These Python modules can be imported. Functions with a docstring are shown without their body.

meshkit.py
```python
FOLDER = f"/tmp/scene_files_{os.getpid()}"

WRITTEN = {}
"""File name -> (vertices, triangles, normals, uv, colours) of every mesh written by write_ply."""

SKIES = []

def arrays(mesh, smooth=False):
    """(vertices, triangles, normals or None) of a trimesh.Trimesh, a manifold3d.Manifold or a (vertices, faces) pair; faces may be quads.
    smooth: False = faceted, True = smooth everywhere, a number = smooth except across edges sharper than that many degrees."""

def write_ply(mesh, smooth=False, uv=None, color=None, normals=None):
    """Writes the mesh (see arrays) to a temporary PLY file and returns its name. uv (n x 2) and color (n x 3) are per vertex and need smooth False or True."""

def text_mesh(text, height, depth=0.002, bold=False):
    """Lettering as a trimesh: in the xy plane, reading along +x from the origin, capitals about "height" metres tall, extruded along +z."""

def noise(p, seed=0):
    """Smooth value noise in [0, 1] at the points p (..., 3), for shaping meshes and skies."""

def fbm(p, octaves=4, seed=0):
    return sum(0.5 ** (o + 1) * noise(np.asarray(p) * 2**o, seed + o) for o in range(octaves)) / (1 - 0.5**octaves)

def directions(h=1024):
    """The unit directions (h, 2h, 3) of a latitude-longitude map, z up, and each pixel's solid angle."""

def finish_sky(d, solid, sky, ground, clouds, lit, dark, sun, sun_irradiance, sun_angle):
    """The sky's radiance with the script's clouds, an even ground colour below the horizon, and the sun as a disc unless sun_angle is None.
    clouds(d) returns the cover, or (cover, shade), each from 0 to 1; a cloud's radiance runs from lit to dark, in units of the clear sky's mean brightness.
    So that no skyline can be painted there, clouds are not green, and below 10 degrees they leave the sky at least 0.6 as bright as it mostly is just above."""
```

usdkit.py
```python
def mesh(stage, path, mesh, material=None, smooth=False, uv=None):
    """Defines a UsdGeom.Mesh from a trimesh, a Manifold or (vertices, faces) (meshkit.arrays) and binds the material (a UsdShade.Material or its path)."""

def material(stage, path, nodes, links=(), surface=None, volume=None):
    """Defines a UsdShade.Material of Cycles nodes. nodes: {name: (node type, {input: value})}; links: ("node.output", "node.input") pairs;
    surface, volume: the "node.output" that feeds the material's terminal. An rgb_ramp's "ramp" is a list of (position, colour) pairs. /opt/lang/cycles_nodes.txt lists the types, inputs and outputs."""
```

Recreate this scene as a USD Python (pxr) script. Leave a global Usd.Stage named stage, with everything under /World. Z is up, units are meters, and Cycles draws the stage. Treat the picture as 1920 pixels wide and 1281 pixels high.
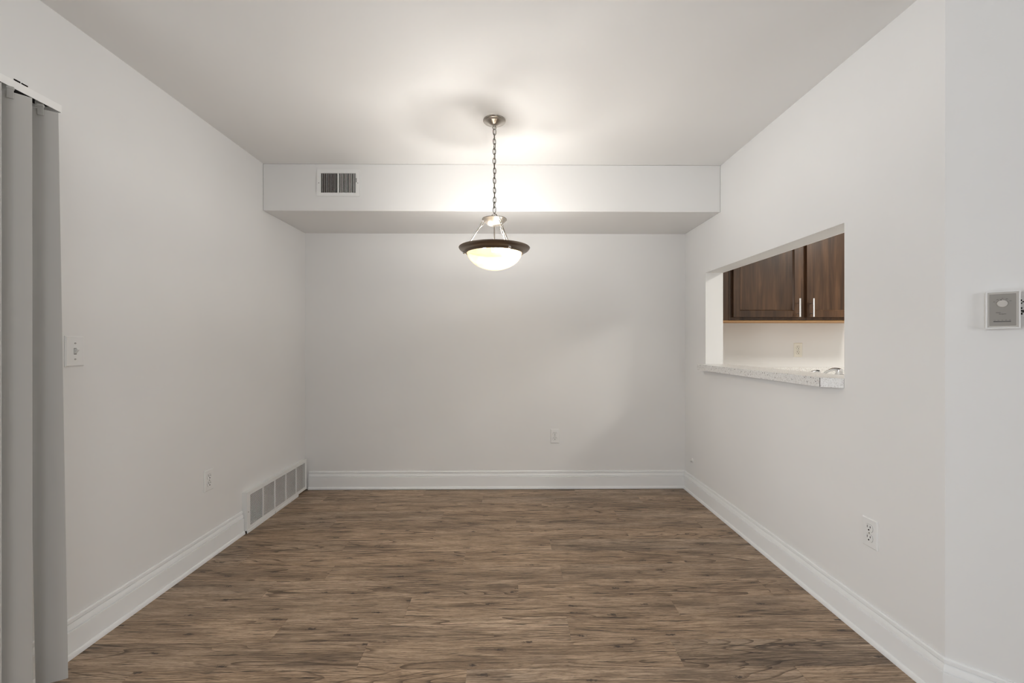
import math, random
import numpy as np
import trimesh, manifold3d, shapely.geometry as sg
import usdkit, meshkit
from pxr import Usd, UsdGeom, UsdLux, UsdShade, Gf, Sdf

random.seed(7)
rng = np.random.default_rng(7)
stage = Usd.Stage.CreateInMemory()
UsdGeom.SetStageUpAxis(stage, "Z")
UsdGeom.SetStageMetersPerUnit(stage, 1.0)
W = UsdGeom.Xform.Define(stage, "/World")
stage.SetDefaultPrim(W.GetPrim())
UsdGeom.Scope.Define(stage, "/World/Looks")

# ------------------------------------------------------------------ camera, lights, exposure
EYE = 1.1637
XL, XR, YB, YS, ZC, ZS = -1.634, 1.420, 3.410, 2.832, 2.360, 2.047   # walls, back wall, soffit face, ceiling, soffit underside
cam = UsdGeom.Camera.Define(stage, "/World/camera")
cam.AddTranslateOp().Set(Gf.Vec3d(0, 0, EYE))
cam.AddRotateXYZOp().Set(Gf.Vec3f(90, 0, -math.degrees(0.0105)))
AP = 36.0
cam.CreateHorizontalApertureAttr(AP)
cam.CreateVerticalApertureAttr(AP * 1281 / 1920)
cam.CreateFocalLengthAttr(795.0 * AP / 1920)
cam.CreateHorizontalApertureOffsetAttr(-3.06 * AP / 1920)
cam.CreateVerticalApertureOffsetAttr(4.0 * AP / 1920)
cam.CreateClippingRangeAttr(Gf.Vec2f(0.05, 200))
EXPOSURE = 0.15
cam.CreateExposureAttr(EXPOSURE)


def rect_light(name, pos, rot, w, h, power, color):
    l = UsdLux.RectLight.Define(stage, "/World/" + name)
    l.AddTranslateOp().Set(Gf.Vec3d(*pos))
    l.AddRotateXYZOp().Set(Gf.Vec3f(*rot))
    l.CreateWidthAttr(w)
    l.CreateHeightAttr(h)
    l.CreateIntensityAttr(power)
    l.CreateColorAttr(Gf.Vec3f(*color))
    return l


# daylight through the living room window behind the photographer, and through the sliding door behind the blind
rect_light("window_daylight", (1.5, -3.74, 1.35), (90, 0, 0), 2.3, 1.6, 4.3, (0.94, 0.97, 1.0))
rect_light("side_daylight", (4.14, -0.325, 1.32), (90, 0, 90), 2.1, 1.6, 3.9, (0.94, 0.97, 1.0))
rect_light("door_daylight", (-1.75, 0.18, 1.02), (90, 0, -90), 1.84, 1.92, 9.0, (0.94, 0.97, 1.0))
BULB = 380
KITCHEN = 48

# ------------------------------------------------------------------ helpers
_used = {}


def numbered(parent, name):
    k = (parent, name)
    n = _used.get(k, 0)
    _used[k] = n + 1
    return f"{parent}/{name}" if n == 0 else f"{parent}/{name}_{n:03d}"


def tag(prim, label=None, cat=None, group=None, kind=None):
    p = prim.GetPrim() if hasattr(prim, "GetPrim") else prim
    for k, v in (("label", label), ("category", cat), ("group", group), ("kind", kind)):
        if v:
            p.SetCustomDataByKey(k, v)
    return p


def frame(origin, right, up, normal):
    """Local x = right, y = up, z = out of the wall."""
    return Gf.Matrix4d(*right, 0, *up, 0, *normal, 0, *origin, 1)


def thing(name, label, cat, M=None, group=None, kind=None):
    x = UsdGeom.Xform.Define(stage, numbered("/World", name))
    if M is not None:
        if isinstance(M, Gf.Matrix4d):
            x.AddTransformOp().Set(M)
        else:
            x.AddTranslateOp().Set(Gf.Vec3d(*M))
    tag(x, label, cat, group, kind)
    return x


def part(parent, name, mesh, mat, label=None, kind=None, smooth=False):
    pp = str(parent.GetPath())
    m = usdkit.mesh(stage, numbered(pp, name), mesh, mat, smooth=smooth)
    tag(m, label, None, None, kind)
    return m


def top(name, mesh, mat, label, cat, group=None, kind=None, smooth=False):
    m = usdkit.mesh(stage, numbered("/World", name), mesh, mat, smooth=smooth)
    tag(m, label, cat, group, kind)
    return m


def box(x0, x1, y0, y1, z0, z1):
    m = trimesh.creation.box((x1 - x0, y1 - y0, z1 - z0))
    m.apply_translation(((x0 + x1) / 2, (y0 + y1) / 2, (z0 + z1) / 2))
    return m


def cbox(x0, x1, y0, y1, z0, z1, c=0.001):
    """Chamfered box."""
    c = min(c, (x1 - x0) / 2.01, (y1 - y0) / 2.01, (z1 - z0) / 2.01)
    pts = []
    for x, sx in ((x0, 1), (x1, -1)):
        for y, sy in ((y0, 1), (y1, -1)):
            for z, sz in ((z0, 1), (z1, -1)):
                pts += [(x, y + c * sy, z + c * sz), (x + c * sx, y, z + c * sz), (x + c * sx, y + c * sy, z)]
    return trimesh.convex.convex_hull(np.array(pts))


def cat_(*ms):
    return trimesh.util.concatenate(list(ms))


def lathe(prof, n=64):
    """Closed (r, z) outline revolved about z."""
    cs = manifold3d.CrossSection([np.array(prof, float)], manifold3d.FillRule.EvenOdd)
    m = manifold3d.Manifold.revolve(cs, n).to_mesh()
    return trimesh.Trimesh(np.array(m.vert_properties)[:, :3], np.array(m.tri_verts), process=False)


def cyl(p, q, r, n=20):
    return trimesh.creation.cylinder(radius=r, segment=[p, q], sections=n)


def tube(points, r, sides=10, closed=False):
    p = np.array(points, float)
    n = len(p)
    if closed:
        t = np.roll(p, -1, 0) - np.roll(p, 1, 0)
    else:
        t = np.gradient(p, axis=0)
    t /= np.linalg.norm(t, axis=1, keepdims=True)
    ref = np.array([0.31, 0.52, 0.79])
    a = np.cross(t[0], ref)
    a /= np.linalg.norm(a)
    A = []
    for i in range(n):
        a = a - t[i] * (a @ t[i])
        a /= np.linalg.norm(a)
        A.append(a)
    A = np.array(A)
    B = np.cross(t, A)
    ang = np.arange(sides) * 2 * np.pi / sides
    rr = np.broadcast_to(r, (n,))
    v = p[:, None] + rr[:, None, None] * (np.cos(ang)[None, :, None] * A[:, None] + np.sin(ang)[None, :, None] * B[:, None])
    f = []
    m = n if closed else n - 1
    for i in range(m):
        k = (i + 1) % n
        for j in range(sides):
            l = (j + 1) % sides
            f += [(i * sides + j, i * sides + l, k * sides + l), (i * sides + j, k * sides + l, k * sides + j)]
    v = v.reshape(-1, 3)
    if not closed:
        for e, order in ((0, -1), (n - 1, 1)):
            c = len(v)
            v = np.vstack([v, p[e]])
            for j in range(sides):
                l = (j + 1) % sides
                a_, b_ = e * sides + j, e * sides + l
                f.append((c, a_, b_) if order == 1 else (c, b_, a_))
    return trimesh.Trimesh(v, np.array(f), process=False)


def extrude(poly, h):
    return trimesh.creation.extrude_polygon(poly, h, engine="earcut")


def sweep_miter(path, miters, prof):
    """Profile (out, z) swept along floor points with given mitre vectors; capped."""
    n, k = len(path), len(prof)
    v = np.array([[P[0] + m[0] * o, P[1] + m[1] * o, z] for P, m in zip(path, miters) for o, z in prof])
    f = []
    for i in range(n - 1):
        for j in range(k):
            l = (j + 1) % k
            a, b, c, d = i * k + j, i * k + l, (i + 1) * k + l, (i + 1) * k + j
            f += [(a, b, c), (a, c, d)]
    tri = trimesh.creation.triangulate_polygon(sg.Polygon(prof), engine="earcut")[1]
    # earcut keeps vertex order for a simple ring
    for t in tri:
        f.append(tuple(t))
        f.append(tuple((t[::-1]) + (n - 1) * k))
    m = trimesh.Trimesh(v, np.array(f), process=False)
    m.fix_normals()
    return m


# ------------------------------------------------------------------ materials
def mat(name, nodes, links=(), surface="p.BSDF"):
    return usdkit.material(stage, "/World/Looks/" + name, nodes, links, surface=surface)


def plain(name, color, rough=0.5, metal=0.0, spec=0.5, **kw):
    return mat(name, {"p": ("principled_bsdf", dict(base_color=color, roughness=rough, metallic=metal, specular_ior_level=spec, **kw))})


def paint(name, color, rough, spec, scale=260.0, strength=0.05, mottle=0.012):
    c0 = tuple(x * (1 - mottle) for x in color)
    c1 = tuple(min(1, x * (1 + mottle)) for x in color)
    return mat(name, {
        "g": ("geometry", {}),
        "n": ("noise_texture", {"scale": scale, "detail": 3.0}),
        "b": ("bump", {"strength": strength, "distance": 0.002}),
        "n2": ("noise_texture", {"scale": 1.7, "detail": 2.0}),
        "r": ("rgb_ramp", {"ramp": [(0.3, c0), (0.7, c1)]}),
        "p": ("principled_bsdf", dict(roughness=rough, specular_ior_level=spec)),
    }, [("g.position", "n.vector"), ("n.fac", "b.height"), ("b.normal", "p.normal"),
        ("g.position", "n2.vector"), ("n2.fac", "r.fac"), ("r.color", "p.base_color")])


WALL = paint("wall_paint", (0.835, 0.829, 0.819), 0.62, 0.25)
GREIGE = paint("greige_paint", (0.36, 0.34, 0.315), 0.7, 0.2)
CEIL = paint("ceiling_paint", (0.855, 0.849, 0.838), 0.8, 0.2, scale=120, strength=0.06)
TRIM = paint("trim_paint", (0.89, 0.895, 0.895), 0.36, 0.4, scale=90, strength=0.02, mottle=0.006)
PLASTIC = plain("white_plastic", (0.84, 0.838, 0.828), 0.35)
PLASTIC_CREAM = plain("cream_plastic", (0.86, 0.83, 0.74), 0.35)
DARK = plain("dark_slot", (0.012, 0.011, 0.010), 0.7, spec=0.2)
GRILLE = plain("grille_enamel", (0.86, 0.858, 0.845), 0.4)
METAL_SCREW = plain("screw_metal", (0.62, 0.61, 0.58), 0.3, 1.0)
CHROME = plain("chrome", (0.75, 0.75, 0.76), 0.08, 1.0)
NICKEL = plain("brushed_nickel", (0.42, 0.385, 0.34), 0.26, 1.0)
BRONZE = plain("bronze_nickel", (0.25, 0.205, 0.165), 0.32, 1.0)
STEEL = plain("handle_steel", (0.80, 0.80, 0.80), 0.3, 1.0)
BLACK_INK = plain("black_ink", (0.02, 0.02, 0.02), 0.6)
VINYL = mat("slat_vinyl", {
    "d": ("principled_bsdf", dict(base_color=(0.67, 0.655, 0.625), roughness=0.5, specular_ior_level=0.3)),
    "t": ("translucent_bsdf", {"color": (0.6, 0.59, 0.56)}),
    "m": ("mix_closure", {"fac": 0.14}),
}, [("d.BSDF", "m.closure1"), ("t.BSDF", "m.closure2")], surface="m.closure")
CLIP = mat("clip_plastic", {
    "d": ("principled_bsdf", dict(base_color=(0.72, 0.71, 0.68), roughness=0.25)),
    "t": ("translucent_bsdf", {"color": (0.8, 0.8, 0.78)}),
    "m": ("mix_closure", {"fac": 0.4}),
}, [("d.BSDF", "m.closure1"), ("t.BSDF", "m.closure2")], surface="m.closure")
GLASS_PANE = mat("window_glass", {
    "t": ("transparent_bsdf", {}),
    "g": ("glossy_bsdf", {"roughness": 0.0}),
    "f": ("fresnel", {"IOR": 1.45}),
    "m": ("mix_closure", {}),
}, [("f.fac", "m.fac"), ("t.BSDF", "m.closure1"), ("g.BSDF", "m.closure2")], surface="m.closure")
# alabaster bowl: the bulb inside shines through it
BOWL = mat("alabaster_glass", {
    "g": ("geometry", {}),
    "n": ("noise_texture", {"scale": 14.0, "detail": 3.0, "distortion": 1.2}),
    "r": ("rgb_ramp", {"ramp": [(0.35, (0.17, 0.130, 0.082)), (0.65, (0.22, 0.180, 0.122))]}),
    "t": ("translucent_bsdf", {}),
    "d": ("principled_bsdf", dict(base_color=(0.85, 0.78, 0.66), roughness=0.25)),
    "m": ("mix_closure", {"fac": 0.85}),
    "c": ("transparent_bsdf", {"color": (1.0, 0.95, 0.86)}),
    "mc": ("mix_closure", {"fac": 0.60}),
}, [("g.position", "n.vector"), ("n.fac", "r.fac"), ("r.color", "t.color"), ("d.BSDF", "m.closure1"), ("t.BSDF", "m.closure2"),
    ("m.closure", "mc.closure1"), ("c.BSDF", "mc.closure2")], surface="mc.closure")
BULB_M = mat("lit_bulb", {"e": ("emission", {"color": (1.0, 0.965, 0.915), "strength": BULB})}, surface="e.emission")
BULB_M2 = mat("lit_bulb_dim", {"e": ("emission", {"color": (1.0, 0.965, 0.915), "strength": BULB * 0.95})}, surface="e.emission")
# speckled laminate
SPECK = mat("speckled_laminate", {
    "g": ("geometry", {}),
    "v1": ("voronoi_texture", {"scale": 210.0}),
    "v2": ("voronoi_texture", {"scale": 300.0}),
    "v3": ("voronoi_texture", {"scale": 75.0}),
    "r1": ("rgb_ramp", {"ramp": [(0.0, (0.69, 0.675, 0.655)), (0.30, (0.755, 0.745, 0.73)), (0.62, (0.785, 0.775, 0.76)), (1.0, (0.83, 0.825, 0.815))]}),
    "s1": ("separate_color", {}),
    "s2": ("separate_color", {}),
    "m1": ("math", {"math_type": "greater_than", "value2": 0.92}),
    "s3": ("separate_color", {}),
    "m3": ("math", {"math_type": "less_than", "value2": 0.19}),
    "c3": ("math", {"math_type": "greater_than", "value2": 0.90}),
    "mm": ("math", {"math_type": "multiply"}),
    "x1": ("mix", {"color2": (0.55, 0.53, 0.51)}),
    "x3": ("mix", {"color2": (0.10, 0.095, 0.09)}),
    "p": ("principled_bsdf", dict(roughness=0.35)),
}, [("g.position", "v1.vector"), ("g.position", "v2.vector"), ("g.position", "v3.vector"),
    ("v1.color", "s1.color"), ("s1.r", "r1.fac"), ("v2.color", "s2.color"), ("s2.g", "m1.value1"),
    ("v3.color", "s3.color"), ("s3.r", "c3.value1"), ("v3.distance", "m3.value1"), ("m3.value", "mm.value1"), ("c3.value", "mm.value2"),
    ("r1.color", "x1.color1"), ("m1.value", "x1.fac"), ("x1.color", "x3.color1"), ("mm.value", "x3.fac"), ("x3.color", "p.base_color")])


def cabinet_wood(name, shift):
    return mat(name, {
        "g": ("geometry", {}),
        "mp": ("mapping", {"scale": (26.0, 26.0, 1.6), "location": shift}),
        "mq": ("mapping", {"scale": (3.2, 3.2, 0.9), "location": shift}),
        "n": ("noise_texture", {"scale": 1.0, "detail": 5.0, "roughness": 0.62, "distortion": 0.5}),
        "q": ("noise_texture", {"scale": 1.0, "detail": 2.0}),
        "r": ("rgb_ramp", {"ramp": [(0.25, (0.026, 0.0135, 0.0075)), (0.5, (0.070, 0.036, 0.0185)), (0.78, (0.135, 0.072, 0.037))]}),
        "r2": ("rgb_ramp", {"ramp": [(0.3, (0.62, 0.62, 0.64)), (0.7, (1.25, 1.2, 1.15))]}),
        "mx": ("mix", {"mix_type": "multiply", "fac": 1.0}),
        "p": ("principled_bsdf", dict(roughness=0.36, specular_ior_level=0.3)),
    }, [("g.position", "mp.vector"), ("g.position", "mq.vector"), ("mp.vector", "n.vector"), ("mq.vector", "q.vector"),
        ("n.fac", "r.fac"), ("q.fac", "r2.fac"), ("r.color", "mx.color1"), ("r2.color", "mx.color2"), ("mx.color", "p.base_color")])


CABWOOD = cabinet_wood("dark_stained_wood", (0.3, 0.1, 0.2))
CABWOOD2 = cabinet_wood("dark_stained_wood_panel", (5.3, 2.1, 1.2))
RAWWOOD = plain("raw_wood_edge", (0.52, 0.27, 0.09), 0.5)


def plank_material(i):
    """Weathered wood-look vinyl: grain runs along x."""
    r = np.random.default_rng(100 + i)
    off = tuple(r.uniform(-20, 20, 3))
    tone = r.uniform(0.90, 1.08)
    grey = r.uniform(0.25, 0.75)
    lo = np.array((0.105, 0.062, 0.036))
    mid = np.array((0.365, 0.238, 0.142)) * (1 - grey) + np.array((0.335, 0.245, 0.170)) * grey
    hi = np.array((0.64, 0.440, 0.280)) * (1 - grey) + np.array((0.62, 0.475, 0.350)) * grey
    s = lambda c: tuple(float(x) * tone for x in c)
    return mat(f"plank_vinyl_{i}", {
        "g": ("geometry", {}),
        "o": ("object_info", {}),
        "om": ("math", {"math_type": "multiply", "value2": 41.0}),
        "oc": ("combine_xyz", {}),
        "va": ("vector_math", {"math_type": "add"}),
        # bend the grain
        "mw": ("mapping", {"scale": (1.6, 7.0, 1.0), "location": off}),
        "nw": ("noise_texture", {"scale": 1.0, "detail": 2.0}),
        "sw": ("math", {"math_type": "multiply_add", "value2": 0.05, "value3": -0.025}),
        "cw": ("combine_xyz", {}),
        "vb": ("vector_math", {"math_type": "add"}),
        # broad tone
        "m1": ("mapping", {"scale": (1.5, 13.0, 1.0), "location": off}),
        "n1": ("noise_texture", {"scale": 1.0, "detail": 4.0, "roughness": 0.62}),
        # fine streaks
        "m2": ("mapping", {"scale": (7.0, 190.0, 1.0), "location": off}),
        "n2": ("noise_texture", {"scale": 1.0, "detail": 4.0, "roughness": 0.7}),
        "ad": ("math", {"math_type": "multiply_add", "value2": 0.46}),
        "ad0": ("math", {"math_type": "multiply", "value2": 0.68}),
        "r": ("rgb_ramp", {"ramp": [(0.40, s(lo)), (0.485, s(mid * 0.66)), (0.56, s(mid)), (0.65, s(hi * 0.82)), (0.76, s(hi))]}),
        # growth rings / cathedral lines
        "m3": ("mapping", {"scale": (0.42, 5.0, 1.0), "location": off}),
        "n3": ("noise_texture", {"scale": 1.6, "detail": 2.2, "roughness": 0.32}),
        "k3": ("math", {"math_type": "multiply", "value2": 24.0}),
        "f3": ("math", {"math_type": "fraction"}),
        "r3": ("rgb_ramp", {"ramp": [(0.0, (0.30, 0.26, 0.23)), (0.08, (0.42, 0.38, 0.35)), (0.24, (1, 1, 1)), (0.9, (1.06, 1.06, 1.06)), (1.0, (1.10, 1.09, 1.08))]}),
        "gate": ("noise_texture", {"scale": 1.0, "detail": 1.0}),
        "mg": ("mapping", {"scale": (1.1, 4.0, 1.0), "location": off[::-1]}),
        "gr": ("map_range", {"from_min": 0.42, "from_max": 0.56, "to_min": 0.0, "to_max": 0.95, "clamp": True}),
        "x3": ("mix", {"mix_type": "multiply"}),
        # dark cracks
        "m4": ("mapping", {"scale": (5.5, 90.0, 1.0), "location": off}),
        "n4": ("noise_texture", {"scale": 1.0, "detail": 3.0, "roughness": 0.6}),
        "c4": ("map_range", {"from_min": 0.605, "from_max": 0.68, "to_min": 0.0, "to_max": 0.85, "clamp": True}),
        # short pores
        "m6": ("mapping", {"scale": (26.0, 420.0, 1.0), "location": off}),
        "n6": ("noise_texture", {"scale": 1.0, "detail": 2.0, "roughness": 0.7}),
        "c6": ("map_range", {"from_min": 0.55, "from_max": 0.68, "to_min": 0.0, "to_max": 0.8, "clamp": True}),
        "x6": ("mix", {"color2": s(lo)}),
        # grey smoky patches along the grain
        "m7": ("mapping", {"scale": (1.9, 8.5, 1.0), "location": off[::-1]}),
        "n7": ("noise_texture", {"scale": 1.0, "detail": 3.0, "roughness": 0.6}),
        "c7": ("map_range", {"from_min": 0.52, "from_max": 0.68, "to_min": 0.0, "to_max": 0.55, "clamp": True}),
        "x7": ("mix", {"mix_type": "multiply", "color2": (0.56, 0.57, 0.60)}),
        "x4": ("mix", {"color2": s((0.035, 0.022, 0.015))}),
        # knots
        "m5": ("mapping", {"scale": (2.6, 8.6, 1.0), "location": off}),
        "v5": ("voronoi_texture", {"scale": 1.0, "dimensions": "2D"}),
        "n5": ("noise_texture", {"scale": 85.0, "detail": 2.0}),
        "d5": ("math", {"math_type": "multiply_add", "value2": 0.16}),
        "c5": ("map_range", {"from_min": 0.10, "from_max": 0.14, "to_min": 0.92, "to_max": 0.0, "clamp": True}),
        "h5": ("map_range", {"from_min": 0.12, "from_max": 0.36, "to_min": 0.9, "to_max": 0.0, "clamp": True}),
        "hn": ("map_range", {"from_min": 0.40, "from_max": 0.62, "to_min": 0.0, "to_max": 0.85, "clamp": True}),
        "hm": ("math", {"math_type": "multiply"}),
        "xh": ("mix", {"color2": s(lo * 1.1)}),
        "x5": ("mix", {"color2": s((0.055, 0.036, 0.026))}),
        "bp": ("bump", {"strength": 0.35, "distance": 0.0012}),
        "p": ("principled_bsdf", dict(roughness=0.46, specular_ior_level=0.5)),
    }, [("o.random", "om.value1"), ("om.value", "oc.x"), ("om.value", "oc.y"), ("g.position", "va.vector1"), ("oc.vector", "va.vector2"),
        ("va.vector", "mw.vector"), ("mw.vector", "nw.vector"), ("nw.fac", "sw.value1"), ("sw.value", "cw.y"),
        ("va.vector", "vb.vector1"), ("cw.vector", "vb.vector2"),
        ("vb.vector", "m1.vector"), ("m1.vector", "n1.vector"), ("vb.vector", "m2.vector"), ("m2.vector", "n2.vector"),
        ("n2.fac", "ad0.value1"), ("n1.fac", "ad.value1"), ("ad0.value", "ad.value3"), ("ad.value", "r.fac"),
        ("va.vector", "m3.vector"), ("m3.vector", "n3.vector"), ("n3.fac", "k3.value1"), ("k3.value", "f3.value1"), ("f3.value", "r3.fac"),
        ("va.vector", "mg.vector"), ("mg.vector", "gate.vector"), ("gate.fac", "gr.value"), ("gr.result", "x3.fac"),
        ("r.color", "x3.color1"), ("r3.color", "x3.color2"),
        ("vb.vector", "m4.vector"), ("m4.vector", "n4.vector"), ("n4.fac", "c4.value"), ("c4.result", "x4.fac"), ("x3.color", "x7.color1"), ("va.vector", "m7.vector"), ("m7.vector", "n7.vector"), ("n7.fac", "c7.value"), ("c7.result", "x7.fac"), ("x7.color", "x6.color1"), ("vb.vector", "m6.vector"), ("m6.vector", "n6.vector"), ("n6.fac", "c6.value"), ("c6.result", "x6.fac"), ("x6.color", "x4.color1"),
        ("vb.vector", "m5.vector"), ("m5.vector", "v5.vector"), ("va.vector", "n5.vector"), ("n5.fac", "d5.value1"), ("v5.distance", "d5.value3"),
        ("d5.value", "c5.value"), ("c5.result", "x5.fac"), ("d5.value", "h5.value"), ("n4.fac", "hn.value"), ("h5.result", "hm.value1"), ("hn.result", "hm.value2"), ("hm.value", "xh.fac"), ("x4.color", "xh.color1"), ("xh.color", "x5.color1"), ("x5.color", "p.base_color"),
        ("n2.fac", "bp.height"), ("bp.normal", "p.normal")])


PLANKS = [plank_material(i) for i in range(9)]

# ------------------------------------------------------------------ room shell
T = 0.12
YR = -3.6          # rear wall of the living room, behind the camera
XC, YC = XR, 1.366   # outside corner where the diagonal wall starts
DL = 0.27          # length of the diagonal wall in x and y
X2, Y2 = XC + DL, YC - DL
XK = 4.0           # far side of the kitchen
DY0, DY1, DZ = -0.80, 1.16, 2.03      # sliding door opening in the left wall

floor = thing("floor", "weathered brown wood-look vinyl plank floor", "floor", kind="structure")
part(floor, "underlay", box(XL - T, XK + T, YR - T, YB + T, -0.12, -0.0062), plain("underlay_grey", (0.25, 0.22, 0.19), 0.8))
part(floor, "living_room_floor", box(XL, XK, YR, 0.80, -0.006, 0.0), PLANKS[0], kind="stuff")
part(floor, "kitchen_floor", box(XR + 0.127, XK, 1.45, YB, -0.006, 0.0), PLANKS[1], kind="stuff")
ROW = 0.1432
rows = {0: -1.33, 1: -0.548, 2: 0.244, 3: -0.446, 4: 0.043, 5: -0.913, 6: -0.243, 7: 0.24, 8: -0.455, 9: 0.045, 10: -0.45, 11: 0.235, 12: -0.20, 13: 0.52,
        -1: -0.1, -2: 0.5, -3: -0.7, -4: 0.2}
last = {}
for k in range(-4, 14):
    y0, y1 = 1.375 + ROW * k, 1.375 + ROW * (k + 1)
    y0, y1 = max(y0, 0.80), min(y1, YB - 0.002)
    if y1 - y0 < 0.01:
        continue
    xmax = XR - 0.001 if y1 > YC + 0.02 else XR + 0.9
    x0 = rows[k] - 1.18 * 4
    now = []
    while x0 < xmax:
        x1 = x0 + 1.18
        a, b = max(x0, XL + 0.001), min(x1, xmax)
        if b - a > 0.02:
            choice = [i for i in range(9) if i not in last.get(k - 1, []) and i not in now[-2:]] or list(range(9))
            i = int(rng.choice(choice))
            now.append(i)
            g, ch = 0.00012, 0.0005
            part(floor, "plank", cbox(a + g, b - g, y0 + g, y1 - g, -0.006, 0.0, ch), PLANKS[i])
        x0 = x1
    last[k] = now

ceil_poly = sg.box(XL - T, YR - T, XK + T, YB + T)
ceiling = top("ceiling", extrude(ceil_poly, 0.1).apply_translation((0, 0, ZC)), CEIL, "smooth white painted ceiling", "ceiling", kind="structure")
top("soffit", cbox(XL + 0.0005, XR - 0.0005, YS, YB - 0.0005, ZS, ZC - 0.0005, 0.003), WALL, "boxed drywall soffit across the back wall under the ceiling", "soffit", kind="structure")


def wall_panel(u0, u1, z0, z1, holes=()):
    p = sg.box(u0, z0, u1, z1)
    for h in holes:
        p = p.difference(sg.box(h[0], h[2], h[1], h[3]))
    return p


def yz_wall(x0, thick, poly):
    """Polygon in (y, z) extruded along +x from x0."""
    m = extrude(poly, thick)
    v = m.vertices.copy()
    m.vertices = np.stack([x0 + v[:, 2], v[:, 0], v[:, 1]], 1)
    m.fix_normals()
    return m


def xz_wall(y0, thick, poly):
    m = extrude(poly, thick)
    v = m.vertices.copy()
    m.vertices = np.stack([v[:, 0], y0 + v[:, 2], v[:, 1]], 1)
    m.fix_normals()
    return m


top("wall_left", yz_wall(XL - T, T, wall_panel(YR - T, YB + T, 0, ZC, [(DY0, DY1, -1, DZ)])), WALL, "plain off-white wall on the left with the floor register", "wall", kind="structure")
top("wall_back", xz_wall(YB, T, wall_panel(XL, XK + T, 0, ZC)), WALL, "plain off-white wall facing the camera under the soffit", "wall", kind="structure")
OY0, OY1, OZ0, OZ1 = 1.782, 3.051, 0.975, 1.676
WT = 0.127
top("wall_right", yz_wall(XR, WT, wall_panel(YC, YB, 0, ZC, [(OY0, OY1, OZ0, OZ1)])), WALL, "off-white wall on the right with the kitchen pass-through opening", "wall", kind="structure")
dg = sg.Polygon([(XC, YC), (X2, Y2), (X2, Y2 + 0.17), (XC + WT, YC + 0.001), (XC + WT, YC)])
top("wall_diagonal", extrude(dg, ZC), WALL, "off-white wall angled away at the right edge holding the thermostat", "wall", kind="structure")
top("wall_living_front", box(X2, XK, Y2, Y2 + T, 0, ZC), GREIGE, "living room wall turning away past the thermostat wall, out of sight", "wall", kind="structure")
VY0, VY1, VZ0, VZ1 = -1.40, 0.75, 0.5, 2.15
top("wall_living_right", yz_wall(XK, T, wall_panel(YR, Y2 + T, 0, ZC, [(VY0, VY1, VZ0, VZ1)])), GREIGE, "living room side wall with a window, out of sight on the right", "wall", kind="structure")
WX0, WX1, WZ0, WZ1 = 0.3, 2.7, 0.5, 2.2
top("wall_rear", xz_wall(YR - T, T, wall_panel(XL, XK + T, 0, ZC, [(WX0, WX1, WZ0, WZ1)])), GREIGE, "living room wall behind the camera with a window", "wall", kind="structure")
top("wall_kitchen_front", box(XR + WT, XK, 1.45 - T, 1.45, 0, ZC), WALL, "kitchen wall on the camera side, out of sight", "wall", kind="structure")
top("wall_kitchen_right", box(XK, XK + T, 1.45 - T, YB, 0, ZC), WALL, "kitchen side wall far right, out of sight", "wall", kind="structure")

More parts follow.
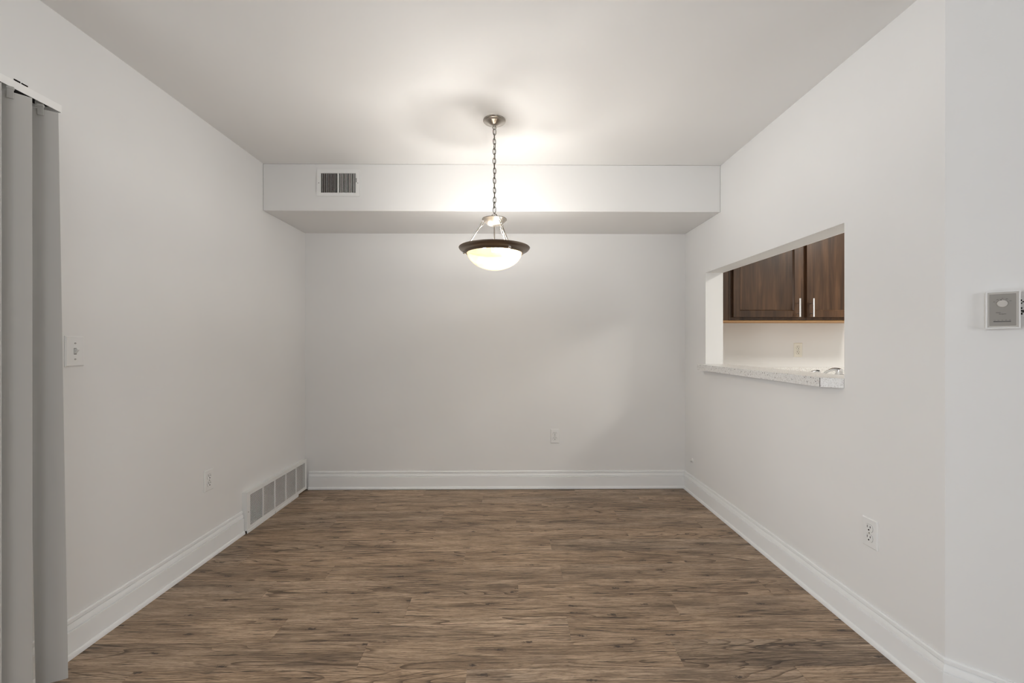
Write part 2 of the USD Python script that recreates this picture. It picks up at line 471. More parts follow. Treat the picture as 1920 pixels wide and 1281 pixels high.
# window behind the camera
wn = thing("window_1", "white framed window behind the camera", "window", kind="structure")
fr = [box(WX0, WX1, YR - T, YR, WZ0, WZ0 + 0.05), box(WX0, WX1, YR - T, YR, WZ1 - 0.05, WZ1), box(WX0, WX0 + 0.05, YR - T, YR, WZ0 + 0.05, WZ1 - 0.05),
      box(WX1 - 0.05, WX1, YR - T, YR, WZ0 + 0.05, WZ1 - 0.05), box(1.47, 1.53, YR - T, YR, WZ0 + 0.05, WZ1 - 0.05)]
part(wn, "window_frame", cat_(*fr), TRIM)
part(wn, "pane", box(WX0 + 0.05, 1.47, YR - 0.08, YR - 0.074, WZ0 + 0.05, WZ1 - 0.05), GLASS_PANE)
part(wn, "pane", box(1.53, WX1 - 0.05, YR - 0.08, YR - 0.074, WZ0 + 0.05, WZ1 - 0.05), GLASS_PANE)
wn = thing("window_2", "white framed side window of the living room", "window", kind="structure")
fr = [box(XK, XK + T, VY0, VY1, VZ0, VZ0 + 0.05), box(XK, XK + T, VY0, VY1, VZ1 - 0.05, VZ1), box(XK, XK + T, VY0, VY0 + 0.05, VZ0 + 0.05, VZ1 - 0.05),
      box(XK, XK + T, VY1 - 0.05, VY1, VZ0 + 0.05, VZ1 - 0.05), box(XK, XK + T, -0.355, -0.295, VZ0 + 0.05, VZ1 - 0.05)]
part(wn, "window_frame", cat_(*fr), TRIM)
part(wn, "pane", box(XK + 0.074, XK + 0.08, VY0 + 0.05, -0.355, VZ0 + 0.05, VZ1 - 0.05), GLASS_PANE)
part(wn, "pane", box(XK + 0.074, XK + 0.08, -0.295, VY1 - 0.05, VZ0 + 0.05, VZ1 - 0.05), GLASS_PANE)
# sliding door behind the blind
dr = thing("door_1", "sliding glass door behind the vertical blind", "door", kind="structure")
fr = [box(XL - T, XL, DY0, DY0 + 0.06, 0, DZ), box(XL - T, XL, DY1 - 0.06, DY1, 0, DZ), box(XL - T, XL, DY0 + 0.06, DY1 - 0.06, DZ - 0.06, DZ),
      box(XL - T, XL, DY0 + 0.06, DY1 - 0.06, 0, 0.05), box(XL - 0.09, XL - 0.03, 0.14, 0.22, 0.05, DZ - 0.06)]
part(dr, "door_frame", cat_(*fr), TRIM)
part(dr, "pane", box(XL - 0.07, XL - 0.064, DY0 + 0.06, 0.14, 0.05, DZ - 0.06), GLASS_PANE)
part(dr, "pane", box(XL - 0.07, XL - 0.064, 0.22, DY1 - 0.06, 0.05, DZ - 0.06), GLASS_PANE)

# baseboards with a separate shoe moulding
BASE = [(0.0, 0.0), (0.0148, 0.0), (0.0148, 0.0955), (0.0142, 0.0975), (0.0088, 0.0992), (0.0088, 0.1008), (0.0120, 0.1026), (0.0108, 0.110), (0.0080, 0.1185),
        (0.0055, 0.1222), (0.0026, 0.1238), (0.0026, 0.1252), (0.0076, 0.1264), (0.0072, 0.1375), (0.0058, 0.1405), (0.0035, 0.142), (0.0, 0.142)]
SHOE = [(0.0149, 0.0)] + [(0.0149 + 0.0085 * math.cos(a), 0.0005 + 0.0195 * math.sin(a)) for a in np.linspace(0, math.pi / 2, 8)]
RY0, RY1 = 2.610, 3.372      # floor register
q = math.tan(math.pi / 8)


def baseboard(name, path, mit, label):
    b = thing(name, label, "baseboard", kind="structure")
    part(b, "board", sweep_miter(path, mit, BASE), TRIM, smooth=20)
    part(b, "shoe_molding", sweep_miter(path, mit, SHOE), TRIM, smooth=40)
    return b


baseboard("baseboard_left", [(XL, DY1), (XL, RY0 - 0.003)], [(1, 0), (1, 0)], "white profiled baseboard along the left wall up to the register")
baseboard("baseboard_back", [(XL + 0.034, YB), (XR, YB)], [(0, -1), (-1, -1)], "white profiled baseboard along the back wall")
baseboard("baseboard_right", [(XR, YB), (XC, YC)], [(-1, -1), (-1, -q)], "white profiled baseboard along the right wall under the pass-through")
baseboard("baseboard_diagonal", [(XC, YC), (X2, Y2)], [(-1, -q), (-0.7071, -0.7071)], "white profiled baseboard along the angled wall at the right edge")

# ------------------------------------------------------------------ pass-through ledge
ledge = thing("pass_through_ledge", "speckled light grey laminate ledge in the kitchen pass-through opening", "ledge")
FX, EY = 1.360, 1.842
plan = sg.Polygon([(FX + 0.001, 3.055), (FX + 0.001, EY), (XR + 0.0005, 1.7835), (XR + 0.16, 1.7835), (XR + 0.16, 3.0495), (XR - 0.0005, 3.0495), (XR - 0.0005, 3.055)])
part(ledge, "slab", extrude(plan, 0.040).apply_translation((0, 0, 0.9755)), SPECK)
part(ledge, "edge_band", cbox(FX - 0.0008, FX + 0.0009, EY + 0.0012, 3.0555, 0.9745, 1.0155, 0.0004), SPECK)
L = math.hypot(XR - FX, EY - 1.782)
eb = cbox(0.0012, L - 0.001, -0.0010, 0.0008, 0.9745, 1.0155, 0.0004)
ang = math.atan2(1.782 - EY, XR - FX)
eb.apply_transform(trimesh.transformations.rotation_matrix(ang, (0, 0, 1)))
eb.apply_translation((FX, EY, 0))
part(ledge, "edge_band", eb, SPECK)
part(ledge, "joint", cbox(FX - 0.0003, FX + 0.0012, EY - 0.0008, EY + 0.0013, 0.9755, 1.0145, 0.0002), DARK, label="dark seam between the two edge strips")


# ------------------------------------------------------------------ electrical plates
def slot_round(cx, cy, rx, ry, z, d=0.0006, n=20):
    a = np.linspace(0, 2 * math.pi, n, endpoint=False)
    return extrude(sg.Polygon(np.stack([cx + rx * np.cos(a), cy + ry * np.sin(a)], 1)), d).apply_translation((0, 0, z))


def plate_mesh(w, h, d=0.0055, bev=0.004):
    pts = []
    for sx in (-1, 1):
        for sy in (-1, 1):
            pts += [(sx * w / 2, sy * h / 2, 0), (sx * w / 2, sy * h / 2, d * 0.45), (sx * (w / 2 - bev), sy * (h / 2 - bev), d)]
    return trimesh.convex.convex_hull(np.array(pts))


def outlet(label, M, plastic):
    t = thing("wall_outlet", label, "outlet", M)
    part(t, "plate", plate_mesh(0.0695, 0.114), plastic)
    for cy in (0.0195, -0.0195):
        a = np.linspace(0, 2 * math.pi, 36, endpoint=False)
        pts = np.stack([0.0172 * np.cos(a), np.clip(0.0172 * np.sin(a), -0.0135, 0.0135) + cy], 1)
        ring = np.stack([0.0180 * np.cos(a), np.clip(0.0180 * np.sin(a), -0.0142, 0.0142) + cy], 1)
        rc = part(t, "receptacle", extrude(sg.Polygon(pts), 0.0025).apply_translation((0, 0, 0.0052)), plastic)
        part(rc, "gap", extrude(sg.Polygon(ring).difference(sg.Polygon(pts)), 0.0003).apply_translation((0, 0, 0.00545)), DARK_GAP)
        part(rc, "slot", cbox(-0.0078, -0.0052, cy + 0.0002, cy + 0.0098, 0.0075, 0.0080, 0.0001), DARK)
        part(rc, "slot", cbox(0.0052, 0.0076, cy + 0.0012, cy + 0.0090, 0.0075, 0.0080, 0.0001), DARK)
        part(rc, "ground_hole", slot_round(0, cy - 0.0072, 0.0030, 0.0030, 0.0075), DARK)
    part(t, "screw", slot_round(0, 0, 0.0032, 0.0032, 0.0053, 0.0009), METAL_SCREW)
    return t


DARK_GAP = plain("plate_gap", (0.28, 0.27, 0.26), 0.6)
UP = (0, 0, 1)
LEFT = lambda y, z: frame((XL, y, z), (0, 1, 0), UP, (1, 0, 0))
RIGHT = lambda y, z: frame((XR, y, z), (0, -1, 0), UP, (-1, 0, 0))
BACK = lambda x, z, y=YB: frame((x, y, z), (1, 0, 0), UP, (0, -1, 0))
outlet("white duplex outlet low on the back wall", BACK(0.3675, 0.420), PLASTIC)
outlet("white duplex outlet low on the left wall before the floor register", LEFT(2.3205, 0.4225), PLASTIC)
outlet("white duplex outlet low on the right wall below the pass-through", RIGHT(1.651, 0.420), PLASTIC)
outlet("cream duplex outlet on the kitchen wall under the dark cabinets", BACK(2.338, 1.112), PLASTIC_CREAM)

sw = thing("light_switch", "white toggle light switch on the left wall beside the blind", "light switch", LEFT(1.6085, 1.135))
part(sw, "plate", plate_mesh(0.0695, 0.114), PLASTIC)
part(sw, "toggle_slot", cbox(-0.0052, 0.0052, -0.0122, 0.0122, 0.0052, 0.0058, 0.0002), DARK_GAP)
tg = trimesh.convex.convex_hull(np.array([(sx * 0.0044, y, z) for sx in (-1, 1) for y, z in ((-0.009, 0.0056), (0.0095, 0.0056), (0.0105, 0.0150), (0.0050, 0.0175))] +
                                         [(sx * 0.0036, y, z) for sx in (-1, 1) for y, z in ((0.0105, 0.0168), (0.0062, 0.0178))]))
part(sw, "toggle", tg, PLASTIC)
for sy in (0.030, -0.030):
    part(sw, "screw", slot_round(0, sy, 0.0033, 0.0033, 0.0053, 0.0010), METAL_SCREW)

cp = thing("cable_outlet", "small round white cable grommet low on the right wall near the back corner", "cable outlet", RIGHT(3.269, 0.258))
part(cp, "cap", lathe([(0.0, 0.0), (0.017, 0.0), (0.0165, 0.003), (0.0125, 0.0055), (0.009, 0.006), (0.0, 0.006)], 32), PLASTIC, smooth=35)
part(cp, "connector", lathe([(0.0, 0.0055), (0.0062, 0.0055), (0.0062, 0.013), (0.0048, 0.0145), (0.0, 0.0145)], 20).apply_translation((0.001, -0.007, 0)), METAL_SCREW, label="grey metal connector", smooth=35)

# ------------------------------------------------------------------ soffit air vent
vt = thing("air_vent", "white air vent with vertical louvers on the soffit", "air vent", BACK(-1.134, 2.232, YS))
VW, VH = 0.141, 0.089
IW0, IW1, IH0, IH1 = -0.116, 0.116, -0.0665, 0.0635
rim = extrude(sg.box(-VW, -VH, VW, VH).difference(sg.box(IW0, IH0, IW1, IH1)), 0.0035).apply_translation((0, 0, 0.0032))
lip = extrude(sg.box(-VW + 0.003, -VH + 0.003, VW - 0.003, VH - 0.003).difference(sg.box(IW0, IH0, IW1, IH1)), 0.0035)
part(vt, "frame", cat_(rim, lip), GRILLE)
part(vt, "backing", box(IW0, IW1, IH0, IH1, 0.0, 0.0006), DARK)
part(vt, "divider", cbox(-0.0035, 0.0025, IH0, IH1, 0.0007, 0.0075, 0.0005), GRILLE)
NB = 14
for side, a, b, tilt in ((0, IW0, -0.0035, 0.30), (1, 0.0025, IW1, -0.12)):
    for i in range(NB):
        x = a + (b - a) * (i + 0.5) / NB
        m = cbox(-0.0007, 0.0007, IH0 + 0.0005, IH1 - 0.0005, -0.0022, 0.0022, 0.0002)
        m.apply_transform(trimesh.transformations.rotation_matrix(tilt, (0, 1, 0)))
        m.apply_translation((x, 0, 0.0044))
        part(vt, "louver", m, GRILLE)
for sx in (-0.129, 0.129):
    part(vt, "screw", slot_round(sx, -0.002, 0.003, 0.003, 0.0066, 0.0006), DARK_GAP)
part(vt, "damper_lever", cbox(0.117, 0.122, 0.002, 0.030, 0.0066, 0.0095, 0.0008), DARK_GAP, label="small dark damper lever")

# ------------------------------------------------------------------ floor register on the left wall
rg = thing("floor_register", "long white louvered return register at the foot of the left wall in the corner", "register",
           frame((XL, (RY0 + RY1) / 2, 0.0), (0, 1, 0), UP, (1, 0, 0)))
RW = (RY1 - RY0) / 2
RD = 0.031
Z0, Z1 = 0.016, 0.251
cols = [-RW + 0.033, -0.2095, -0.069, 0.0735, 0.2205, RW - 0.027]
half = 0.0045
op = sg.box(-RW + 0.033, 0.040, RW - 0.027, 0.229)
face = extrude(sg.box(-RW, Z0, RW, Z1).difference(op), 0.0022).apply_translation((0, 0, RD - 0.0022))
shell = extrude(sg.box(-RW, Z0, RW, Z1).difference(sg.box(-RW + 0.0015, Z0 + 0.0015, RW - 0.0015, Z1 - 0.0015)), RD - 0.0023)
part(rg, "frame", cat_(face, shell), GRILLE)
part(rg, "backing", box(-RW + 0.002, RW - 0.002, Z0 + 0.002, Z1 - 0.002, 0.001, 0.0016), DARK, label="dark duct behind the louvers")
for c in cols[1:-1]:
    part(rg, "mullion", cbox(c - half, c + half, 0.0395, 0.2295, RD - 0.006, RD + 0.0008, 0.0006), GRILLE)
NL = 27
for j in range(5):
    a = cols[j] + (half if j else 0)
    b = cols[j + 1] - (half if j < 4 else 0)
    for i in range(NL):
        z = 0.040 + 0.189 * (i + 0.5) / NL
        m = cbox(a, b, -0.0011, 0.0011, -0.0024, 0.0024, 0.0004)
        m.apply_transform(trimesh.transformations.rotation_matrix(math.radians(10), (1, 0, 0)))
        m.apply_translation((0, z, RD - 0.0030))
        part(rg, "louver", m, GRILLE)
part(rg, "flange", cat_(cbox(-RW, -0.075, 0.0005, Z0 + 0.003, RD - 0.002, RD + 0.0035, 0.001), cbox(-0.066, 0.25, 0.0005, Z0 + 0.001, RD - 0.002, RD + 0.003, 0.001)), GRILLE, label="chipped bottom flange")
for sz in (0.128,):
    part(rg, "screw", slot_round(-RW + 0.014, sz, 0.003, 0.003, RD, 0.001), DARK_GAP)

# ------------------------------------------------------------------ thermostat
s2 = math.sqrt(0.5)
tt = 0.0855
th = thing("thermostat", "beige wall thermostat with round dial on the angled wall at the right edge", "thermostat",
           frame((XC + tt, YC - tt, 1.2655), (s2, -s2, 0), UP, (-s2, -s2, 0)))
TH_BODY = plain("thermostat_beige", (0.60, 0.575, 0.54), 0.35)
TH_FACE = plain("thermostat_face", (0.40, 0.38, 0.35), 0.32, 0.35)
hw, hh = 0.0345, 0.0565
part(th, "back_plate", cbox(-hw - 0.001, hw + 0.0005, -hh + 0.002, hh - 0.002, 0, 0.006, 0.001), TH_BODY)
ring = cat_(extrude(sg.box(-hw, -hh, hw, hh).difference(sg.box(-hw + 0.0035, -hh + 0.0035, hw - 0.0035, hh - 0.0035)), 0.026).apply_translation((0, 0, 0.006)))
part(th, "cover", ring, PLASTIC, label="pale outer cover")
part(th, "face", cbox(-hw + 0.0034, hw - 0.0034, -hh + 0.0034, hh - 0.0034, 0.006, 0.0285, 0.0005), TH_BODY)
part(th, "face_plate", cbox(-hw + 0.0075, hw - 0.0085, -hh + 0.0085, hh - 0.0085, 0.0283, 0.0295, 0.0004), TH_FACE, label="grey metal front panel")
part(th, "dial", lathe([(0, 0.0294), (0.0108, 0.0294), (0.0108, 0.0325), (0.0098, 0.0338), (0, 0.0338)], 40).apply_translation((-0.001, 0.0185, 0)), TH_BODY, smooth=35)
part(th, "pointer", slot_round(-0.0035, 0.0297, 0.0014, 0.0014, 0.0296, 0.0005), BLACK_INK)


def text(s, h, x, y, z, shear=0.0, center=True):
    m = meshkit.text_mesh(s, h, 0.0003)
    v = m.vertices.copy()
    v[:, 0] += shear * v[:, 1]
    if center:
        v[:, 0] -= (v[:, 0].min() + v[:, 0].max()) / 2
    m.vertices = v + np.array([x, y, z])
    return m


nums = []
for s, a in (("50", 158), ("60", 123), ("70", 90), ("80", 60), ("90", 27)):
    rx, ry = 0.0178, 0.0152
    nums.append(text(s, 0.0023, -0.001 + rx * math.cos(math.radians(a)), 0.0178 + ry * math.sin(math.radians(a)), 0.0295))
ticks = [cyl((-0.001 + 0.0120 * math.cos(a), 0.0185 + 0.0115 * math.sin(a), 0.0297), (-0.001 + 0.0135 * math.cos(a), 0.0185 + 0.0128 * math.sin(a), 0.0297), 0.00018, 5) for a in np.radians(np.arange(20, 165, 10))]
part(th, "dial_numbers", cat_(*nums, *ticks), BLACK_INK)
part(th, "lettering", cat_(text("White -", 0.0027, -0.0075, -0.0095, 0.0295, 0.25), text("Rodgers", 0.0027, -0.0005, -0.0137, 0.0295, 0.25)), BLACK_INK)
sc = [text(s, 0.0020, -0.0165 + 0.0076 * i, -0.0322, 0.0295) for i, s in enumerate(("50", "60", "70", "80", "90"))]
part(th, "thermometer_scale", cat_(*sc), BLACK_INK)
part(th, "thermometer", cbox(-0.0190, 0.0160, -0.0362, -0.0345, 0.0294, 0.0302, 0.0002), BLACK_INK, label="black thermometer strip")
part(th, "vent_slots", cat_(*[cbox(hw + a, hw + a + 0.0026, y, y + h_, 0.0, 0.0008, 0.0002) for a, y, h_ in
                             ((0.003, 0.026, 0.0045), (0.0065, 0.0215, 0.004), (0.0035, 0.0175, 0.0035), (0.0035, 0.0020, 0.005), (0.0035, -0.0060, 0.005), (0.0065, -0.0040, 0.003),
                              (0.0065, -0.0090, 0.006), (0.0038, -0.0150, 0.006))]), DARK, label="dark chipped marks at the right side")

# ------------------------------------------------------------------ vertical blind
RAILW = plain("rail_enamel", (0.92, 0.915, 0.90), 0.35)
bl = thing("vertical_blind", "grey vertical slat blind hanging from a white head rail at the left edge", "blind", (0, 0, 0))
ZT = 1.988
y_end = 1.481
rail = [box(-1.6215, -1.549, -1.05, y_end, ZT - 0.003, ZT), box(-1.5515, -1.549, -1.05, y_end, ZT - 0.025, ZT - 0.003), box(-1.6215, -1.619, -1.05, y_end, ZT - 0.025, ZT - 0.003),
        box(-1.6215, -1.549, y_end, y_end + 0.003, ZT - 0.026, ZT + 0.0005)]
part(bl, "head_rail", cat_(*rail), RAILW)
part(bl, "track", box(-1.6188, -1.5518, -1.05, y_end - 0.001, ZT - 0.006, ZT - 0.0032), DARK, label="dark inside of the rail")
part(bl, "bracket", cat_(cbox(-1.6338, -1.6315, 1.415, 1.4335, 2.0330, 2.0382, 0.0008), cbox(-1.6338, -1.6315, 1.4365, 1.456, 2.0330, 2.0376, 0.001)), DARK, label="dark bracket tips on the wall above the rail")


def slat(top_a, top_b, bot_a, bot_b, z0, z1, bulge=0.006, n=10, rows_=14, th_=0.0008):
    """A vinyl vane hanging between an upper and a lower edge, slightly curved across."""
    V = []
    for j in range(rows_ + 1):
        s = j / rows_
        a = np.array(top_a) * (1 - s) + np.array(bot_a) * s
        b = np.array(top_b) * (1 - s) + np.array(bot_b) * s
        d = b - a
        nrm = np.array([d[1], -d[0]]) / np.linalg.norm(d)
        for side in (1, -1):
            for i in range(n + 1):
                t = i / n
                p = a + d * t + nrm * (bulge * 4 * t * (1 - t) + side * th_ / 2)
                V.append((p[0], p[1], z1 * (1 - s) + z0 * s))
    V = np.array(V)
    k = 2 * (n + 1)
    F = []
    for j in range(rows_):
        for side in range(2):
            for i in range(n):
                a = j * k + side * (n + 1) + i
                b, c, d = a + 1, a + 1 + k, a + k
                F += [(a, b, c), (a, c, d)] if side == 0 else [(a, c, b), (a, d, c)]
        for i in (0, n):
            a, b = j * k + i, j * k + n + 1 + i
            F += [(a, b, b + k), (a, b + k, a + k)]
    for j in (0, rows_):
        for i in range(n):
            a, b = j * k + i, j * k + n + 1 + i
            F += [(a, b, b + 1), (a, b + 1, a + 1)]
    m = trimesh.Trimesh(V, np.array(F), process=False)
    m.fix_normals()
    return m


slats = [((-1.604, 1.418), (-1.533, 1.458), (-1.582, 1.433), (-1.503, 1.461)),
         ((-1.588, 1.312), (-1.523, 1.370), (-1.588, 1.312), (-1.523, 1.371)),
         ((-1.590, 1.236), (-1.525, 1.290), (-1.590, 1.236), (-1.525, 1.290))]
for k in range(24):      # the rest of the blind, half open, outside the picture on the left
    y = 1.142 - 0.084 * k
    slats.append(((-1.590, y), (-1.537, y + 0.068), (-1.590, y), (-1.537, y + 0.068)))
for i, (a, b, c, d) in enumerate(slats):
    s_ = part(bl, "slat", slat(a, b, c, d, 0.024 if i == 0 else 0.010, 1.948), VINYL, smooth=40)
    cx, cy = (a[0] + b[0]) / 2 + 0.004, (a[1] + b[1]) / 2 - 0.003
    m = cat_(cbox(-0.0075, 0.0075, -0.0014, 0.0014, 1.926, 1.956, 0.0006), cbox(-0.0085, 0.0085, -0.0045, 0.0060, 1.955, 1.9625, 0.001))
    m.apply_transform(trimesh.transformations.rotation_matrix(math.atan2(b[1] - a[1], b[0] - a[0]), (0, 0, 1)))
    m.apply_translation((cx + 0.002, cy - 0.005, 0))
    m = cat_(m, cbox(-1.592, -1.574, cy + 0.004, cy + 0.016, 1.960, 1.9815, 0.001))
    part(s_, "clip", m, CLIP)

# ------------------------------------------------------------------ pendant light
PX, PY = -0.079, 2.274
pn = thing("pendant_light", "lit alabaster bowl pendant light hanging on a chain from the ceiling", "pendant light", (PX, PY, 0))
part(pn, "canopy", lathe([(0, ZC), (0.060, ZC), (0.0605, ZC - 0.004), (0.057, ZC - 0.008), (0.050, ZC - 0.009), (0.040, ZC - 0.012), (0.030, ZC - 0.018), (0.021, ZC - 0.024), (0.012, ZC - 0.0275), (0, ZC - 0.0285)], 72), NICKEL, smooth=50)
lp = np.linspace(0, 2 * math.pi, 28, endpoint=False)
part(pn, "canopy_loop", cat_(tube(np.stack([0.0085 * np.cos(lp), 0 * lp, ZC - 0.0385 + 0.0105 * np.sin(lp)], 1), 0.0022, 8, True),
                             cyl((0, 0, ZC - 0.031), (0, 0, ZC - 0.026), 0.007)), NICKEL, smooth=40)


def link_mesh(r=0.0019, w=0.0075, l=0.0165):
    t = np.linspace(0, 2 * math.pi, 28, endpoint=False)
    return tube(np.stack([w * np.cos(t), 0 * t, l * np.sign(np.sin(t)) * np.abs(np.sin(t)) ** 0.85], 1), r, 8, True)


CHAINM = plain("chain_dark_nickel", (0.17, 0.15, 0.125), 0.35, 1.0)
zc0, zc1 = ZC - 0.0485, 1.868
ch = thing_path = UsdGeom.Xform.Define(stage, str(pn.GetPath()) + "/chain")
NLK = 17
for i in range(NLK):
    z = zc0 + (zc1 - zc0) * (i + 0.5) / NLK
    m = link_mesh(l=(zc0 - zc1) / NLK / 2 + 0.0042)
    m.apply_transform(trimesh.transformations.rotation_matrix(math.radians((90 if i % 2 else 0) + 18 + rng.uniform(-16, 16)), (0, 0, 1)))
    m.apply_transform(trimesh.transformations.rotation_matrix(rng.uniform(-0.05, 0.05), (0, 1, 0)))
    m.apply_translation((rng.uniform(-0.0008, 0.0008), 0, z))
    part(ch, "chain_link", m, CHAINM, smooth=40)
zz = np.linspace(ZC - 0.03, 1.83, 60)
part(pn, "cord", tube(np.stack([0.0022 * np.sin(zz * 95), 0.0022 * np.cos(zz * 80), zz], 1), 0.0013, 6), plain("cord_grey", (0.45, 0.42, 0.38), 0.4), smooth=40)
part(pn, "hub_loop", tube(np.stack([0.0145 * np.cos(lp), 0 * lp, 1.8455 + 0.0145 * np.sin(lp)], 1), 0.0023, 8, True), NICKEL, smooth=40)
part(pn, "hub", lathe([(0, 1.838), (0.010, 1.838), (0.014, 1.834), (0.058, 1.833), (0.0665, 1.831), (0.067, 1.827), (0.062, 1.823), (0.052, 1.813), (0.040, 1.803), (0.028, 1.797), (0.012, 1.795), (0, 1.795)], 72), NICKEL, smooth=40)
part(pn, "stem", cyl((0, 0, 1.66), (0, 0, 1.797), 0.0035, 14), NICKEL, smooth=40)
ZR = 1.672
part(pn, "rim", lathe([(0.1465, ZR - 0.026), (0.152, ZR - 0.0275), (0.1565, ZR - 0.024), (0.160, ZR - 0.018), (0.164, ZR - 0.0155), (0.174, ZR - 0.0125), (0.184, ZR - 0.0065), (0.1895, ZR + 0.0005), (0.1905, ZR + 0.004),
                       (0.1885, ZR + 0.006), (0.183, ZR + 0.004), (0.172, ZR - 0.003), (0.160, ZR - 0.007), (0.1485, ZR - 0.015)], 128), BRONZE, smooth=35)
Rg, zb = 0.1475, 1.557
out = [(Rg * math.sin(a), ZR - 0.018 - (ZR - 0.018 - zb) * (math.cos(a) ** 1.0) * 1.0) for a in np.linspace(0, math.pi / 2, 28)]
out = [(Rg * math.sin(a), zb + (ZR - 0.018 - zb) * (1 - math.cos(a)) ** 0.92) for a in np.linspace(0, math.pi / 2, 30)]
inn = [(r * 0.968, zb + 0.0045 + (z - zb) * (1 - 0.0045 / (ZR - 0.018 - zb))) for r, z in out]
part(pn, "bowl", lathe(out + inn[::-1], 96), BOWL, label="glowing cream alabaster glass bowl", smooth=40)
for a in (180, -60, 60):
    c, s = math.cos(math.radians(a)), math.sin(math.radians(a))
    P = lambda r, z: np.array([r * c, r * s, z])
    arm = part(pn, "arm", cat_(cyl(P(0.163, ZR - 0.010), P(0.0905, 1.770), 0.0029, 12)), NICKEL, smooth=40)
    d = P(0.054, 1.823) - P(0.0905, 1.770)
    L_ = np.linalg.norm(d)
    for kk, (f0, f1, turn) in enumerate(((-0.06, 0.52, 0), (0.40, 1.0, 90))):
        t = np.linspace(0, 2 * math.pi, 24, endpoint=False)
        u = d / L_
        side = np.array([-s, c, 0]) if turn == 0 else np.cross(u, np.array([-s, c, 0]))
        mid_ = P(0.0905, 1.770) + d * (f0 + f1) / 2
        part(arm, "hook_link", tube(np.array([mid_ + side * 0.0065 * math.cos(x) + u * (L_ * (f1 - f0) / 2) * math.sin(x) for x in t]), 0.0017, 8, True), NICKEL, smooth=40)
    kn = P(0.163, ZR - 0.010)
    part(arm, "finial", lathe([(0, -0.018), (0.004, -0.0175), (0.0072, -0.0145), (0.0078, -0.011), (0.0055, -0.007), (0.0045, -0.003), (0.0045, 0.010), (0, 0.010)], 24).apply_translation(kn), CHROME, label="polished finial knob", smooth=40)
part(pn, "socket", cat_(cyl((0.0, 0.0, 1.666), (0.026, -0.006, 1.664), 0.0125, 20), cyl((0.0, 0.0, 1.690), (-0.040, 0.030, 1.705), 0.0115, 20), cyl((0, 0, 1.655), (0, 0, 1.685), 0.016, 20)), PLASTIC, smooth=40)
for bx, by, bz, br, m_ in ((0.055, -0.014, 1.664, 0.027, BULB_M), (-0.060, 0.045, 1.708, 0.0225, BULB_M2)):
    bulb = trimesh.creation.icosphere(2, br)
    bulb.vertices[:, 0] *= 1.15
    part(pn, "bulb", bulb.apply_translation((bx, by, bz)), m_, label="glowing bulb", smooth=True)

# ------------------------------------------------------------------ kitchen beyond the opening
kl = UsdLux.DiskLight.Define(stage, "/World/kitchen_ceiling_lamp")
kl.AddTranslateOp().Set(Gf.Vec3d(2.75, 2.1, ZC - 0.06))
kl.CreateRadiusAttr(0.22)
kl.CreateIntensityAttr(KITCHEN)
kl.CreateColorAttr(Gf.Vec3f(1.0, 0.97, 0.90))

CF = 3.090       # cabinet face frame plane
DFRONT = 3.070
CZ0, CZ1 = 1.333, 2.10
cb = thing("kitchen_wall_cabinet", "dark brown stained two-door kitchen wall cabinet with bar pulls", "cabinet", (0, 0, 0))
CX0, CX1 = 1.608, 2.72
body = [cbox(CX0, CX0 + 0.018, CF + 0.019, YB - 0.001, CZ0, CZ1, 0.001), cbox(CX1 - 0.018, CX1, CF + 0.019, YB - 0.001, CZ0, CZ1, 0.001), box(CX0 + 0.018, CX1 - 0.018, CF + 0.2, YB - 0.001, CZ0 + 0.02, CZ1),
        box(CX0 + 0.018, CX1 - 0.018, CF + 0.019, CF + 0.2, CZ1 - 0.02, CZ1)]
part(cb, "body", cat_(*body), CABWOOD)
ff = extrude(sg.box(CX0, CZ0 + 0.004, CX1, CZ1).difference(sg.box(CX0 + 0.045, CZ0 + 0.04, 2.140, CZ1 - 0.04)).difference(sg.box(2.182, CZ0 + 0.04, CX1 - 0.045, CZ1 - 0.04)), 0.019)
v = ff.vertices.copy()
ff.vertices = np.stack([v[:, 0], CF + v[:, 2], v[:, 1]], 1)
ff.fix_normals()
part(cb, "face_frame", ff, CABWOOD)
part(cb, "bottom_panel", box(CX0 - 0.06, CX1, CF + 0.001, YB - 0.001, CZ0 - 0.004, CZ0), RAWWOOD, label="raw orange wood underside")
part(cb, "filler_strip", cbox(XR + WT + 0.001, CX0 - 0.0005, CF + 0.002, CF + 0.02, CZ0 + 0.0005, CZ1, 0.001), CABWOOD2)


